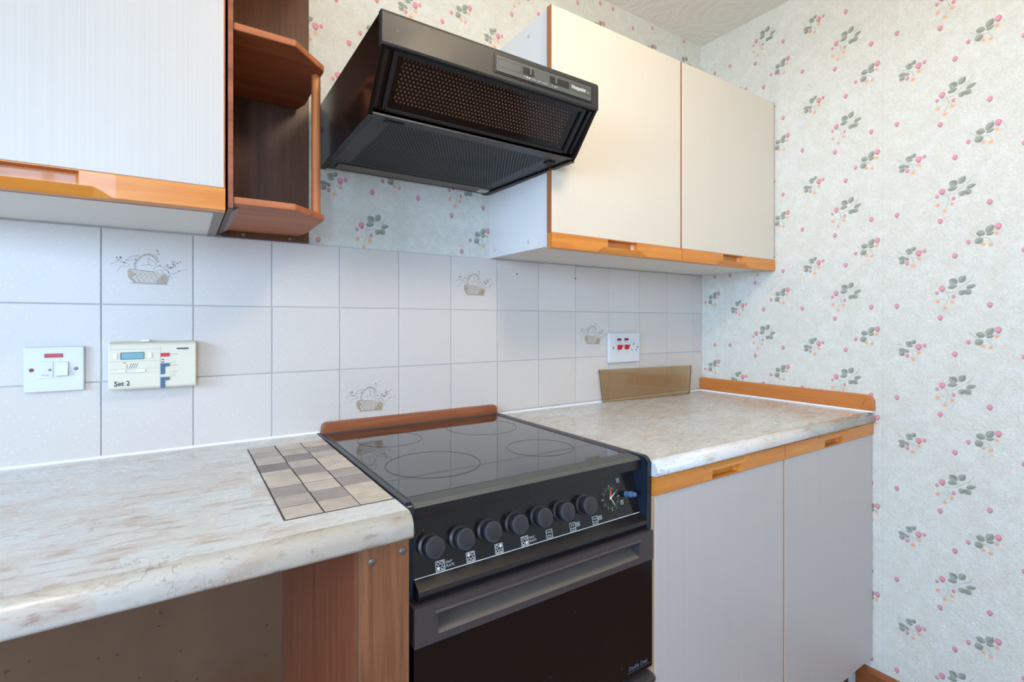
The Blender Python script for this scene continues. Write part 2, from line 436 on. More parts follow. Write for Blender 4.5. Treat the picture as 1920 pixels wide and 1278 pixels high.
wall_hole('wall_left', 'x', XL - .1, XL, YF, YB, -2.75, -.95, 1.02, 2.12)
wall_hole('wall_front', 'y', YF - .1, YF, XL - .1, XR + .1, -.85, -.15, 1.02, 2.12)
def window(name, axis, p, a0, a1):
    bm = bmesh.new(); w = .045; mid = (a0 + a1) / 2
    for (u0, u1, z0, z1) in ((a0, a1, 1.02, 1.02 + w), (a0, a1, 2.12 - w, 2.12), (a0, a0 + w, 1.02 + w, 2.12 - w), (a1 - w, a1, 1.02 + w, 2.12 - w), (mid - w / 2, mid + w / 2, 1.02 + w, 2.12 - w)):
        if axis == 'x': add_box(bm, p, p + .05, u0, u1, z0, z1)
        else: add_box(bm, u0, u1, p, p + .05, z0, z1)
    f = struct(from_bm(name, bm, M['white_paint']))
    for u0, u1 in ((a0 + w, mid - w / 2), (mid + w / 2, a1 - w)):
        if axis == 'x': box('pane', p + .022, p + .026, u0, u1, 1.02 + w, 2.12 - w, M['pane'], f)
        else: box('pane', u0, u1, p + .022, p + .026, 1.02 + w, 2.12 - w, M['pane'], f)
window('window_1', 'x', XL - .06, -2.75, -.95)
window('window_2', 'y', YF - .06, -.85, -.15)
struct(prism('baseboard_right', [(XR - .016, 0), (XR, 0), (XR, .115), (XR - .006, .115), (XR - .016, .104)], YF, -.565, M['skirt'], axis='y'))

# old plaster under the left worktop
box('plaster', -.95, .331, .0025, YB, .0, .871, M['plaster'], wb)
# grout bed and tiles of the splashback
P_ = .154
ZT = [.9095, 1.06, 1.214, 1.367]
box('grout', -5 * P_, XR - .0005, .0022, YB, .880, 1.3675, M['grout'], wb)
def tile_mesh(w, h):
    bm = bmesh.new(); add_box(bm, -w / 2, w / 2, 0, .0045, -h / 2, h / 2); bmesh.ops.recalc_face_normals(bm, faces=bm.faces)
    es = [e for e in bm.edges if any(f.normal.y < -.9 for f in e.link_faces)]
    bmesh.ops.bevel(bm, geom=es, offset=.0012, segments=2, profile=.6, affect='EDGES')
    me = bpy.data.meshes.new('tile'); bm.to_mesh(me); bm.free(); me.materials.append(M['tile']); return me
TM = {}
tiles = {}
for r in range(3):
    z0, z1 = ZT[r] + .0009, ZT[r + 1] - .0009
    for k in range(-5, 13):
        x0, x1 = k * P_ + .0009, min((k + 1) * P_ - .0009, XR - .001)
        key = (round(x1 - x0, 4), round(z1 - z0, 4))
        if key not in TM: TM[key] = tile_mesh(*key)
        tiles[(k, r)] = link('tile', TM[key], None, wb, loc=((x0 + x1) / 2 + random.uniform(-.0003, .0003), random.uniform(-.0004, .0004), (z0 + z1) / 2))
# bead of sealant along the worktop
for x0, x1, z in ((-.95, .4145, .909), (.914, XR - .002, .902)):
    prism('sealant', [(-.0045, z), (.0015, z), (.0015, z + .0045), (-.001, z + .0038), (-.0035, z + .0015)], x0, x1, M['sealant'], wb)

# basket motifs printed on four tiles
def basket(k, r, pale=False):
    t = tiles[(k, r)]
    p = Print((k * P_ + .077, t.location.y, (ZT[r] + ZT[r + 1]) / 2 if r else 1.06 - .077), (1, 0, 0), (0, 0, 1), (0, -1, 0))
    T = lambda q: [((x - 915) / 11890, -(y - 535) / 10060) for x, y in q]
    tan, tl, td, tw = M['tan'], M['tan_l'], M['tan_d'], M['twig']
    p.poly(T([(490, 610), (530, 575), (780, 595), (1020, 612), (1180, 660), (1320, 690), (1300, 800), (1270, 855), (600, 850), (530, 780), (495, 720)]), tl)
    p.poly(T([(490, 610), (530, 575), (650, 690), (560, 740), (640, 830), (600, 850), (530, 780), (495, 720)]), tan, 1)
    p.poly(T([(1190, 670), (1320, 690), (1300, 800), (1270, 855), (1060, 850), (1050, 790)]), tan, 1)
    p.line(T([(525, 572), (780, 598), (1020, 610)]), .0010, td, 2)
    p.line(T([(590, 850), (1280, 858)]), .0011, td, 2)
    for i in range(7):
        x = 560 + i * 100
        p.line(T([(x, 600), (x + 110, 700), (x + 30, 840)]), .0008, tan, 2)
        p.line(T([(x + 110, 640), (x, 740), (x + 90, 845)]), .0007, td if i in (0, 1, 6) else tan, 2)
    H = [(640, 560), (630, 470), (670, 400), (740, 320), (830, 265), (920, 255), (1000, 285), (1060, 350), (1100, 420)]
    p.line(T(H), .0046, tl, 1)
    for a, b in zip(H, H[1:]):
        for s in (0, .33, .66):
            x, y = a[0] + (b[0] - a[0]) * s, a[1] + (b[1] - a[1]) * s
            p.line(T([(x - 26, y + 8), (x + 24, y - 12)]), .0008, tan if s else td, 2)
    for q in ([(430, 440), (540, 500)], [(160, 495), (300, 430), (430, 450)], [(290, 640), (370, 520), (530, 520)], [(450, 400), (560, 320), (700, 280), (600, 390), (450, 410)],
              [(760, 490), (880, 470), (1000, 490)], [(900, 480), (890, 330), (1040, 420), (1040, 470)], [(990, 570), (1040, 500), (1120, 480), (1220, 520), (1310, 590), (1310, 640)],
              [(1050, 600), (1100, 560), (1180, 580), (1200, 660)], [(1200, 560), (1280, 560), (1320, 640), (1420, 640), (1540, 570), (1720, 515)], [(1050, 300), (1050, 240)],
              [(1320, 660), (1390, 750)], [(1210, 480), (1350, 530), (1480, 400)], [(1400, 450), (1370, 350)], [(260, 410), (330, 400), (430, 450)]):
        p.line(T(q), .00075, tw, 2)
    for x, y, a in ((285, 355, 40), (355, 350, 60), (320, 390, 30), (425, 445, 40), (650, 380, 35), (1075, 170, 45), (1105, 232, 35), (1280, 455, 45), (1350, 510, 55), (1400, 430, 45), (1445, 470, 40), (1425, 385, 38), (1495, 405, 40), (1550, 375, 38), (1520, 575, 40), (1300, 490, 30), (1390, 505, 30), (1080, 312, 25)):
        p.ell((x - 915) / 11890, -(y - 535) / 10060, a / 2 / 10500, a / 3.2 / 10500, td, 2, random.uniform(0, 3), 6)
    p.ell((1130 - 915) / 11890, -(475 - 535) / 10060, .0022, .0016, tan, 3)
    p.line(T([(480, 870), (1380, 880)]), .0005, tw)
    p.build('basket_print', t)
for k, r in ((0, 2), (5, 2), (8, 1), (3, 0)): basket(k, r)
p = Print((0, 0, 0), (1, 0, 0), (0, 0, 1), (0, -1, 0))
p.ell(.995, 1.327, .0026, .0028, M['drill'], 4); p.ell(1.231, 1.325, .0026, .0028, M['drill'], 4)
p.build('drill_hole', wb)

# wallpaper flower print
def motif(p, kind, a, b, s=1.0):
    L1, L2, ST = M['leaf1'], M['leaf2'], M['stem']
    def bud(x, y, r):
        p.ell(x, y, r, r * 1.12, M['pink_d'], 2.5); p.ell(x - r * .12, y + r * .22, r * .78, r * .8, M['pink'], 3); p.ell(x + r * .15, y - r * 1.05, r * .5, r * .3, L2, 3.4, .3, 6)
    def flower(x, y, r):
        for i in range(5):
            t = i * 1.2566 + .4; p.ell(x + math.cos(t) * r * .58, y + math.sin(t) * r * .58, r * .42, r * .34, M['orange'], 2.5 + .1 * i, t, 7)
        p.ell(x, y, r * .26, r * .26, M['orange_d'], 3.4, 0, 6)
    if kind == 'bud': bud(a, b, .0062); return
    if kind == 'A':
        o, kx, ky = (1142, 745), 3200, 2900
        leaves = [(1130, 662, 58, 46, .9 + 1.6), (1190, 645, 62, 40, .95), (1125, 702, 62, 30, .2), (1250, 706, 62, 28, .35), (1188, 752, 44, 36, .9), (1230, 748, 48, 40, -.6)]
        buds = [(1053, 713, .0072), (1017, 746, .0042), (1132, 780, .0044)]; fl = [(1022, 818, .0066), (1123, 826, .0062), (1072, 873, .0062)]
        lines = [[(1085, 748), (1140, 742), (1190, 700), (1235, 668), (1268, 622)], [(1225, 680), (1255, 662)], [(1088, 750), (1060, 724)], [(1090, 750), (1100, 790), (1085, 830), (1072, 860)], [(1095, 780), (1125, 815)], [(1030, 800), (1075, 800)], [(1230, 690), (1225, 740)]]
    elif kind == 'B':
        o, kx, ky = (797, 560), 3050, 2730
        leaves = [(772, 508, 44, 38, 1.2), (808, 495, 44, 30, .8), (782, 526, 44, 20, .1), (724, 560, 54, 28, .05), (724, 590, 46, 36, .7), (762, 570, 36, 24, -.5)]
        buds = [(845, 532, .0076), (886, 520, .0046), (762, 603, .0050)]; fl = [(848, 578, .0064), (806, 630, .0068)]
        lines = [[(684, 492), (715, 520), (755, 535), (795, 565), (812, 612)], [(690, 522), (705, 516)], [(795, 565), (845, 570)]]
    else:
        o, kx, ky = (1366, 260), 3370, 3000
        leaves = [(1340, 228, 56, 40, -.3), (1400, 200, 66, 40, .95), (1402, 238, 48, 24, .3), (1328, 286, 54, 44, .5)]
        buds = [(1455, 187, .0072), (1255, 287, .0050)]; fl = [(1447, 240, .0060), (1358, 318, .0058), (1407, 328, .0060)]
        lines = [[(1262, 212), (1300, 245), (1340, 262), (1390, 272), (1420, 318)], [(1330, 265), (1300, 290)]]
    X = lambda x: a + (x - o[0]) / kx
    Y = lambda y: b - (y - o[1]) / ky
    for q in lines: p.line([(X(x), Y(y)) for x, y in q], .0011, ST)
    for i, (x, y, L, w, r) in enumerate(leaves): p.leaf(X(x), Y(y), L / 2700, w / 2350, r, L1, L2, .5 + .25 * i)
    for x, y, r in buds: bud(X(x), Y(y), r)
    for x, y, r in fl: flower(X(x), Y(y), r)
CELL = [('A', 0, 0), ('B', -.097, .106), ('C', .061, .143), ('bud', 0, .100), ('bud', .071, .234), ('bud', -.134, .235), ('bud', -.032, .200)]
def paper_region(p, a_A, b_A, a0, a1, b0, b1, per=.271, perv=.2705):
    for i in range(-3, 4):
        for kind, da, db in CELL:
            a = a_A + i * per + da
            if not (a0 <= a < a1): continue
            j0 = math.floor((b0 - b_A - db) / perv) - 1
            for j in range(j0, j0 + 14):
                b = b_A + db + j * perv
                if b0 + .03 <= b <= b1 - .03 or (kind == 'bud' and b0 + .008 <= b <= b1 - .008): motif(p, kind, a, b)
p = Print((XR, 0, 0), (0, -1, 0), (0, 0, 1), (-1, 0, 0))       # a = -y
for a0, a1, ph in ((.0, .372, .135), (.372, .912, 0), (.912, 1.45, .135), (1.45, 1.99, 0)):
    base = {.0: .531 - .271, .372: .531, .912: .531 + .542, 1.45: .531 + 1.084}[a0]
    paper_region(p, base, 1.532 + ph, max(a0, .03), a1, .13, ZC)
for s in (.105, .632, 1.162):
    p.rect(s, s + .0008, .12, ZC - .002, M['seam'])
p.build('wallpaper_print', wr, kind='stuff')
p = Print((0, YB, 0), (1, 0, 0), (0, 0, 1), (0, -1, 0))
paper_region(p, .545, 1.416, .41, .632, 1.372, 1.72, .266)
paper_region(p, .806, 1.283, .632, .93, 1.372, 1.72, .266)
paper_region(p, .486, 1.784, .36, .60, 1.72, ZC, .266)
paper_region(p, .745, 1.925, .60, 1.13, 1.72, ZC, .266)
paper_region(p, 1.277, 1.784, 1.13, 1.66, 1.94, ZC, .266)
paper_region(p, 1.80, 1.925, 1.66, 1.88, 1.94, ZC, .266)
paper_region(p, -.046, 1.925, -.95, -.33, 1.372, ZC, .266)
p.rect(.632, .6328, 1.37, 1.55, M['seam']); p.rect(.92, .9208, 1.70, ZC - .002, M['seam'])
p.build('wallpaper_print', wb, kind='stuff')

# ================================================================== LIGHT FITTING (ceiling, behind the camera)
t = thing('pendant_light', (.75, -1.05, ZC), 'lit white globe pendant light hanging from the ceiling near the hood', 'pendant light')
lathe('ceiling_rose', (.75, -1.05, ZC), (0, 0, -1), [(.045, 0), (.045, .012), (.03, .02)], M['white_paint'], t, 24)
lathe('cord', (.75, -1.05, ZC - .0205), (0, 0, -1), [(.004, 0), (.004, .10)], M['white_paint'], t, 10)
lathe('lamp_holder', (.75, -1.05, ZC - .121), (0, 0, -1), [(.012, 0), (.022, .01), (.022, .04)], M['white_paint'], t, 18)
lathe('globe', (.75, -1.05, ZC - .361), (0, 0, 1), [(.1 * math.cos(math.radians(a)), .1 + .1 * math.sin(math.radians(a))) for a in range(-80, 81, 10)], M['lamp'], t, 28)

# ================================================================== handle rails and doors
def rail(name, x0, x1, yb, yf, z0, z1, hx0, hx1, flip, mat, parent, dark):
    """loft along x; chamfer and finger slot between hx0 and hx1. flip=False chamfer below, True above."""
    h = z1 - z0; e = .0015
    def sec(ch, sl):
        cd = ch * .37 * h; cy = ch * .008
        s0 = h * .43; s1 = h * .95
        dep = (yf - yb) * -1 * .92 * sl
        pts = [(yb, 0), (yf + e + cy, 0), (yf, e + cd), (yf, s0), (yf + dep, s0), (yf + dep, s1), (yf, s1), (yf, h - e), (yf + e, h), (yb, h)]
        return pts
    m = .028; q = .006
    xs = [(x0, 0, 0), (hx0 - m - .012, 0, 0), (hx0 - m, .55, 0), (hx0 - m + .012, 1, 0), (hx0, 1, 0), (hx0 + .001, 1, .6), (hx0 + q, 1, 1), (hx1 - q, 1, 1), (hx1 - .001, 1, .6), (hx1, 1, 0), (hx1 + m - .012, 1, 0), (hx1 + m, .55, 0), (hx1 + m + .012, 0, 0), (x1, 0, 0)]
    bm = bmesh.new(); R = []
    for x, ch, sl in xs:
        R.append([bm.verts.new((x, y, (z1 - t) if flip else (z0 + t))) for y, t in sec(ch, sl)])
    n = 10
    for A, B in zip(R, R[1:]):
        for i in range(n): bm.faces.new((A[i], A[(i + 1) % n], B[(i + 1) % n], B[i]))
    bm.faces.new(R[0]); bm.faces.new(R[-1])
    bmesh.ops.dissolve_degenerate(bm, dist=1e-6, edges=bm.edges)
    return from_bm(name, bm, mat, parent)

def door(parent, x0, x1, yb, yf, z0, z1, railh, at_bottom, mat, hx, band='band'):
    d = None
    if at_bottom: pz0, pz1, rz0, rz1 = z0 + railh, z1, z0, z0 + railh - .0008
    else: pz0, pz1, rz0, rz1 = z0, z1 - railh, z1 - railh + .0008, z1
    d = box('door', x0 + .0018, x1 - .0018, yf, yb, pz0, pz1, mat, parent, .0008, 1)
    for a, b in ((x0, x0 + .0016), (x1 - .0016, x1)):
        box('edge_band', a, b, yf + .0006, yb, pz0, pz1, M[band], d)
    o = rail('handle_rail', x0, x1, yb, yf - .003, rz0, rz1, hx[0], hx[1], not at_bottom, M['oak'], d, None)
    o['label'] = 'orange wooden handle rail with a carved finger slot'
    return d

def carcass(t, x0, x1, yf, yb, z0, z1, mat, th=.016, bottom=None):
    for a, b in ((x0, x0 + th), (x1 - th, x1)): box('side_panel', a, b, yf, yb, z0, z1, mat, t, .0006, 1)
    box('bottom_panel', x0 + th, x1 - th, yf, yb, z0 + .0005, z0 + th, bottom or mat, t)
    box('top_panel', x0 + th, x1 - th, yf, yb, z1 - th, z1, mat, t)
    box('back_panel', x0 + th, x1 - th, yb - .006, yb, z0 + th, z1 - th, mat, t)

# right wall cabinet
t = thing('wall_cabinet', (1.4, YB, 1.367), 'cream two-door wall cabinet with orange handle rails beside the black hood', 'cabinet')
carcass(t, .8985, XR - .001, -.283, YB, 1.3685, 1.966, M['carcass'])
door(t, .8935, 1.3875, -.284, -.302, 1.362, 1.964, .039, True, M['cream_door'], (1.083, 1.195))
door(t, 1.3905, XR - .004, -.284, -.302, 1.362, 1.964, .039, True, M['cream_door'], (1.595, 1.705))
for y, z in ((-.03, 1.39), (-.20, 1.392), (-.2, 1.935), (-.05, 1.935)):
    lathe('screw_cap', (.8985, y, z), (-1, 0, 0), [(.006, 0), (.006, .001), (.004, .002)], M['cap'], t, 14)

# left wall cabinet
t = thing('wall_cabinet', (-.054, YB, 1.367), 'cream single-door wall cabinet with orange handle rail, joined to the brown open shelves', 'cabinet')
carcass(t, -.304, .1955, -.283, YB, 1.3685, 1.966, M['carcass'], bottom=M['white_paint'])
box('edge_strip', .1795, .1952, -.283, YB - .002, 1.3672, 1.3684, M['carcass_grey'], t)
box('edge_strip', -.304, .1952, -.2845, -.272, 1.3668, 1.3684, M['strip'], t)
door(t, -.303, .1945, -.286, -.304, 1.366, 1.964, .039, True, M['cool_lit_cream_door'], (-.112, .006))

# open corner shelves
t = thing('corner_shelf', (.29, YB, 1.367), 'brown wooden open end shelves with a dowel post beside the left wall cabinet', 'shelf')
box('side_panel', .1985, .2065, -.301, YB, 1.372, 1.966, M['mahog'], t, .001)
box('edge_band', .1987, .2063, -.3022, -.3011, 1.373, 1.965, M['strip'], t)
box('back_panel', .207, .387, -.010, YB, 1.3675, 1.966, M['mahog'], t, .0008)
def shelfp(z0, z1, name='shelf'):
    return prism(name, [(.2068, -.0102), (.2068, -.300), (.306, -.300), (.3715, -.232), (.3715, -.05), (.36, -.0102)], z0, z1, M['mahog_light'], t, .002, axis='z')
shelfp(1.381, 1.394); shelfp(1.680, 1.693); shelfp(1.952, 1.965, 'top_board')
lathe('dowel_post', (.3615, -.205, 1.394), (0, 0, 1), [(.0088, 0), (.0088, .286)], M['dowel'], t, 20)
prism('corner_block', [(.2068, 1.3805), (.2068, 1.3735), (.218, 1.3805)], -.27, -.02, M['carcass_grey'], t, axis='y')
for c in ((.30, -.0102, 1.455), (.248, -.0102, 1.375), (.345, -.0102, 1.374)):
    lathe('screw', c, (0, -1, 0), [(.0035, 0), (.0035, .0006), (.002, .0014)], M['screw'], t, 12)

# ================================================================== COOKER HOOD
t = thing('cooker_hood', (.65, YB, 1.556), 'black extractor cooker hood with perforated grilles hung over the hob', 'cooker hood')
XLh = lambda y: .4150
XRh = lambda y: .8875 + .022 * (-y / .455)
def hood_solid(name, prof, mat, xa, xb, bev=.0012):
    """prof (y,z) polygon; xa, xb functions of y"""
    bm = bmesh.new()
    A = [bm.verts.new((xa(y), y, z)) for y, z in prof]; B = [bm.verts.new((xb(y), y, z)) for y, z in prof]
    bm.faces.new(A); bm.faces.new(B[::-1]); n = len(prof)
    for i in range(n): bm.faces.new((A[i], A[(i + 1) % n], B[(i + 1) % n], B[i]))
    bmesh.ops.recalc_face_normals(bm, faces=bm.faces); bevel_all(bm, bev, 2)
    return from_bm(name, bm, mat, t)
YT, ZTOP, ZP, YV, ZV = -.448, 1.7085, 1.650, -.372, 1.556
# side plates
sp = [(YB, ZV), (YV, ZV), (YV - .012, ZV + .012), (YT, ZP), (YT, ZTOP), (YB, ZTOP)]
hood_solid('side_plate', sp, M['hood_side'], XLh, lambda y: XLh(y) + .008)
hood_solid('side_plate', sp, M['hood_side'], lambda y: XRh(y) - .008, XRh)
# front fascia and top
hood_solid('fascia', [(YT + .012, ZP), (YT - .002, ZP), (YT - .004, ZP + .004), (YT - .004, ZTOP - .004), (YT, ZTOP + .002), (YT + .012, ZTOP + .002)], M['hood_face'], lambda y: XLh(y) - .0005, lambda y: XRh(y) + .0005)
hood_solid('top_plate', [(YT + .0125, ZTOP - .003), (YT + .0125, ZTOP + .001), (YB, ZTOP + .001), (YB, ZTOP - .003)], M['hood_side'], lambda y: XLh(y) + .0085, lambda y: XRh(y) - .0085)
box('back_plate', .4236, .879, .0, YB, ZV + .004, ZTOP - .004, M['hood_side'], t)
# sloping visor with its frame
vdir = Vector((0, YV - YT - .012 + .012, ZV + .012 - ZP)).normalized()
def vis(y_off, s):      # point on the visor slope at fraction s from the fascia down, pushed in by y_off
    a = Vector((0, YT + .004, ZP - .002)); b = Vector((0, YV - .004, ZV + .014))
    q = a.lerp(b, s); nrm = Vector((0, -(a.z - b.z), -(b.y - a.y))).normalized()
    q = q - nrm * y_off; return (q.y, q.z)
hood_solid('visor', [vis(.008, 0), vis(.008, 1.04), vis(.014, 1.04), vis(.014, 0)], M['visor'], lambda y: XLh(y) + .0082, lambda y: XRh(y) - .0082, .0004)
for xa, xb in ((.0085, .016), (.026, .034)):
    hood_solid('visor_runner', [vis(.001, .01), vis(.001, .99), vis(.0079, .99), vis(.0079, .01)], M['black'], lambda y, a=xa: XLh(y) + a, lambda y, b=xb: XLh(y) + b, .0006)
    hood_solid('visor_runner', [vis(.001, .01), vis(.001, .99), vis(.0079, .99), vis(.0079, .01)], M['black'], lambda y, a=xb: XRh(y) - a, lambda y, b=xa: XRh(y) - b, .0006)
hood_solid('visor_rail', [vis(.002, .0), vis(.002, .07), vis(.0079, .07), vis(.0079, .0)], M['black'], lambda y: XLh(y) + .0345, lambda y: XRh(y) - .0345, .0006)
hood_solid('visor_rail', [vis(.004, .97), vis(.004, 1.03), vis(.0079, 1.03), vis(.0079, .97)], M['black'], lambda y: XLh(y) + .0345, lambda y: XRh(y) - .0345, .0006)
# dots of the visor grille, with reflections in the holes painted brown
y0, z0 = vis(.0078, 0); y1, z1 = vis(.0078, 1)
A = Vector((0, y0, z0)); Bv = Vector((0, y1, z1)); Lv = (Bv - A).length
p = Print(A, (1, 0, 0), A - Bv, Vector((0, -(A.z - Bv.z), -(Bv.y - A.y))))
pit = .0078; rows = int(Lv * .80 / (pit * .866))
for j in range(rows):
    b = -Lv * .10 - j * pit * .866
    a = .462 + (pit / 2 if j % 2 else 0)
    while a < .852:
        p.ell(a, b, .0025, .0025, M['visor_dot'], 0, 0, 6); a += pit
p.build('visor_perforation', t, kind='stuff')
# underside grille
bm = bmesh.new()
hood_solid('base_plate', [(YB, ZV + .003), (YV - .004, ZV + .003), (YV - .004, ZV + .007), (YB, ZV + .007)], M['hood_base'], lambda y: XLh(y) + .0085, lambda y: XRh(y) - .0085, .0005)
for s in (0, 1):
    f0 = (lambda y: XLh(y) + .0) if s == 0 else (lambda y: XRh(y) - .013)
    f1 = (lambda y: XLh(y) + .013) if s == 0 else (lambda y: XRh(y) - .0)
    hood_solid('base_flange', [(YB, ZV - .0015), (YV - .004, ZV - .0015), (YV - .004, ZV - .0003), (YB, ZV - .0003)], M['hood_face'], f0, f1, .0002)
p = Print((0, 0, ZV + .003), (1, 0, 0), (0, -1, 0), (0, 0, -1))
pit = .0078; j = 0; b = .072
while b < .350:
    a = .468 + (pit / 2 if j % 2 else 0)
    while a < .842:
        p.ell(a, b, .0028, .0028, M['hole'], 0, 0, 6); a += pit
    b += pit * .866; j += 1
p.build('grille_perforation', t, kind='stuff')
box('rear_channel', .446, .868, -.052, -.012, ZV + .0002, ZV + .0026, M['grime'], t, .0004)
box('filter_clip', .842, .872, -.040, -.016, ZV - .0014, ZV, M['cap'], t, .0003)
box('filter_latch', .452, .490, -.362, -.352, ZV + .0005, ZV + .0026, M['slot'], t, .0003)
box('filter_latch', .852, .872, -.345, -.325, ZV - .0004, ZV + .0026, M['slot'], t, .0003)
# control strip on the fascia
yf = YT - .0042
box('control_frame', .636, .889, yf - .0012, yf, 1.6615, 1.6985, M['black'], t, .0005)
cp = box('control_panel', .640, .885, yf - .0028, yf - .0013, 1.6645, 1.6955, M['hood_panel'], t, .0004)
pr = Print((0, yf - .0028, 0), (1, 0, 0), (0, 0, 1), (0, -1, 0))
for a0, a1 in ((.702, .730), (.770, .822)): pr.rect(a0, a1, 1.6745, 1.6895, M['slot'])
pr.frame(.644, .698, 1.674, 1.690, .0006, M['black']); pr.frame(.826, .881, 1.674, 1.690, .0006, M['black'])
pr.text('Hotpoint', .829, 1.6795, .0108, M['silver'], 1, sx=.98, bold=.0002)
pr.text('615', .8735, 1.6795, .0042, M['silver'], 1)
pr.text('4', .705, 1.669, .005, M['silver'], 1); pr.rect(.711, .714, 1.669, 1.672, M['silver'], 1); pr.rect(.717, .720, 1.669, 1.672, M['silver'], 1)
pr.text('boost  speed  control', .725, 1.669, .0044, M['pale'], 1)
pr.text('A  lights', .775, 1.669, .0046, M['pale'], 1)
pr.build('control_print', cp)
for a in (.7175, .783): box('slider', a, a + .004, yf - .0062, yf - .0029, 1.675, 1.689, M['hood_panel'], cp, .0006)

# ================================================================== WORKTOPS
def worktop(name, x0, x1, ztop, th, label):
    yf = -.615; R, r = .020, .007; z0 = ztop - th
    prof = [(-.0068, z0), (-.0068, ztop)] + [(yf + R + R * math.cos(math.radians(a)), ztop - R + R * math.sin(math.radians(a))) for a in range(90, 181, 9)]
    prof += [(yf + r + r * math.cos(math.radians(a)), z0 + r + r * math.sin(math.radians(a))) for a in range(180, 271, 15)]
    prof[0] = (.0, z0); prof[1] = (.0, ztop)
    o = prism(name, prof, x0, x1, M['lam'])
    for q in o.data.polygons: q.use_smooth = len(q.vertices) == 4 and q.normal.y < -.02
    return o
wl = worktop('worktop', -.95, .405, .909, .036, '')
tag(wl, 'mottled stone-effect worktop with an inset strip of small beige tiles', 'worktop')
wrk = worktop('worktop', .9135, XR - .001, .902, .030, '')
tag(wrk, 'mottled stone-effect worktop on the cream base cabinet, right of the cooker', 'worktop')
# inset mosaic strip
box('mosaic_bed', .2485, .4045, -.5415, -.0845, .9089, .9096, M['mgrout'], wl)
cols = [['beige', 'grey', 'light', 'dark', 'light', 'light', 'mid', 'grey', 'light'],
        ['light', 'beige', 'dark', 'beige', 'mid', 'light', 'light', 'mid', 'beige'],
        ['light', 'mid', 'beige', 'cream', 'cream', 'grey', 'mid', 'cream', 'cream']]
mm = {}
for ci in range(3):
    for ri in range(9):
        k = cols[ci][ri]
        if k not in mm:
            bm = bmesh.new(); add_box(bm, -.0246, .0246, -.0238, .0238, 0, .0009); bmesh.ops.recalc_face_normals(bm, faces=bm.faces)
            bmesh.ops.bevel(bm, geom=[e for e in bm.edges if all(v.co.z > .0005 for v in e.verts)], offset=.0004, segments=1, affect='EDGES')
            me = bpy.data.meshes.new('mosaic_tile'); bm.to_mesh(me); bm.free(); me.materials.append(MOS[k]); mm[k] = me
        link('mosaic_tile', mm[k], None, wl, loc=(.2755 + ci * .0515 + random.uniform(-.0005, .0005), -.1105 - ri * .0506 + random.uniform(-.0004, .0004), .9092 + random.uniform(0, .0003)))

# support under the left worktop
t = thing('worktop_support', (.368, -.30, 0), 'reddish wooden end support under the left worktop, bolted beside the cooker', 'support')
box('side_panel', .331, .346, -.586, .002, 0, .8725, M['panel'], t, .0008)
box('post', .331, .402, -.606, -.5865, 0, .8725, M['post'], t, .0012)
for x, z in ((.348, .853), (.391, .857)):
    lathe('bolt', (x, -.606, z), (0, -1, 0), [(.0048, 0), (.0048, .0015), (.003, .0024)], M['screw'], t, 14)

# batten behind the hob
bm_prof = [(.4155, .9045), (.912, .9045)] + arc(.912 - .012, .9225 - .0, .012, 0, 90, 6) + arc(.4155 + .014, .9205, .014, 90, 180, 6)
o = prism('wooden_batten', bm_prof, -.0195, -.0012, M['strip'], None, .0025, axis='y', seg=3)
tag(o, 'dark reddish wooden batten with rounded ends behind the hob', 'batten')
# upstand on the right wall
o = prism('worktop_upstand', [(-.003, .9075), (-.614, .9075)] + arc(-.614 + .022, .955 - .022, .022, 180, 90, 6) + [(-.003, .955)], XR - .0165, XR - .0005, M['upstand'], None, .0015)
tag(o, 'orange-brown wooden upstand along the floral wall on the right worktop', 'upstand')
box('sealant', XR - .0185, XR - .001, -.612, -.004, .9022, .9073, M['sealant'], o)
pr = Print((XR - .0165, 0, 0), (0, -1, 0), (0, 0, 1), (-1, 0, 0))
for a, b in ((.585, .925), (.592, .938), (.588, .931)): pr.ell(a, b, .0018, .0018, M['ink'], 0, 0, 8)
pr.build('nail_mark', o)

# ================================================================== BASE CABINET
t = thing('base_cabinet', (1.41, -.3, 0), 'cream two-door base cabinet with orange handle rails, right of the cooker', 'cabinet')
carcass(t, .9140, XR - .001, -.588, -.002, .15, .8705, M['carcass'])
box('plinth', .9140, XR - .018, -.545, -.530, 0, .1495, M['mahog'], t)
door(t, .9145, 1.394, -.589, -.606, .149, .8705, .037, False, M['base_door'], (1.098, 1.205), 'tan_band')
door(t, 1.3975, XR - .002, -.589, -.606, .149, .8705, .037, False, M['base_door'], (1.60, 1.705), 'tan_band')

# ================================================================== COOKER
t = thing('cooker', (.66, -.29, 0), 'black freestanding electric cooker with ceramic hob and seven knobs', 'cooker')
X0, X1 = .4075, .9125
box('body', X0 + .002, X1 - .002, -.572, -.022, .03, .768, M['cook'], t)
for x in (X0 + .04, X1 - .04):
    for y in (-.52, -.08): lathe('foot', (x, y, 0), (0, 0, 1), [(.018, 0), (.016, .0295)], M['black'], t, 14)
box('hob_body', X0 + .012, X1 - .012, -.55, -.022, .7685, .9005, M['cook'], t)
# side cheeks
ck = [(-.022, .7685), (-.5985, .7685), (-.6, .90)] + arc(-.6 + .016, .9115 - .016, .016, 180, 90, 5) + [(-.022, .9115)]
for a, b in ((X0, X0 + .011), (X1 - .011, X1)):
    if a == X0: q = [(-.022, .7685), (-.582, .7685), (-.585, .90), (-.58, .908), (-.572, .9108), (-.022, .9108)]
    else: q = ck
    prism('cheek', q, a, b, M['cook_side'], t, .0018)
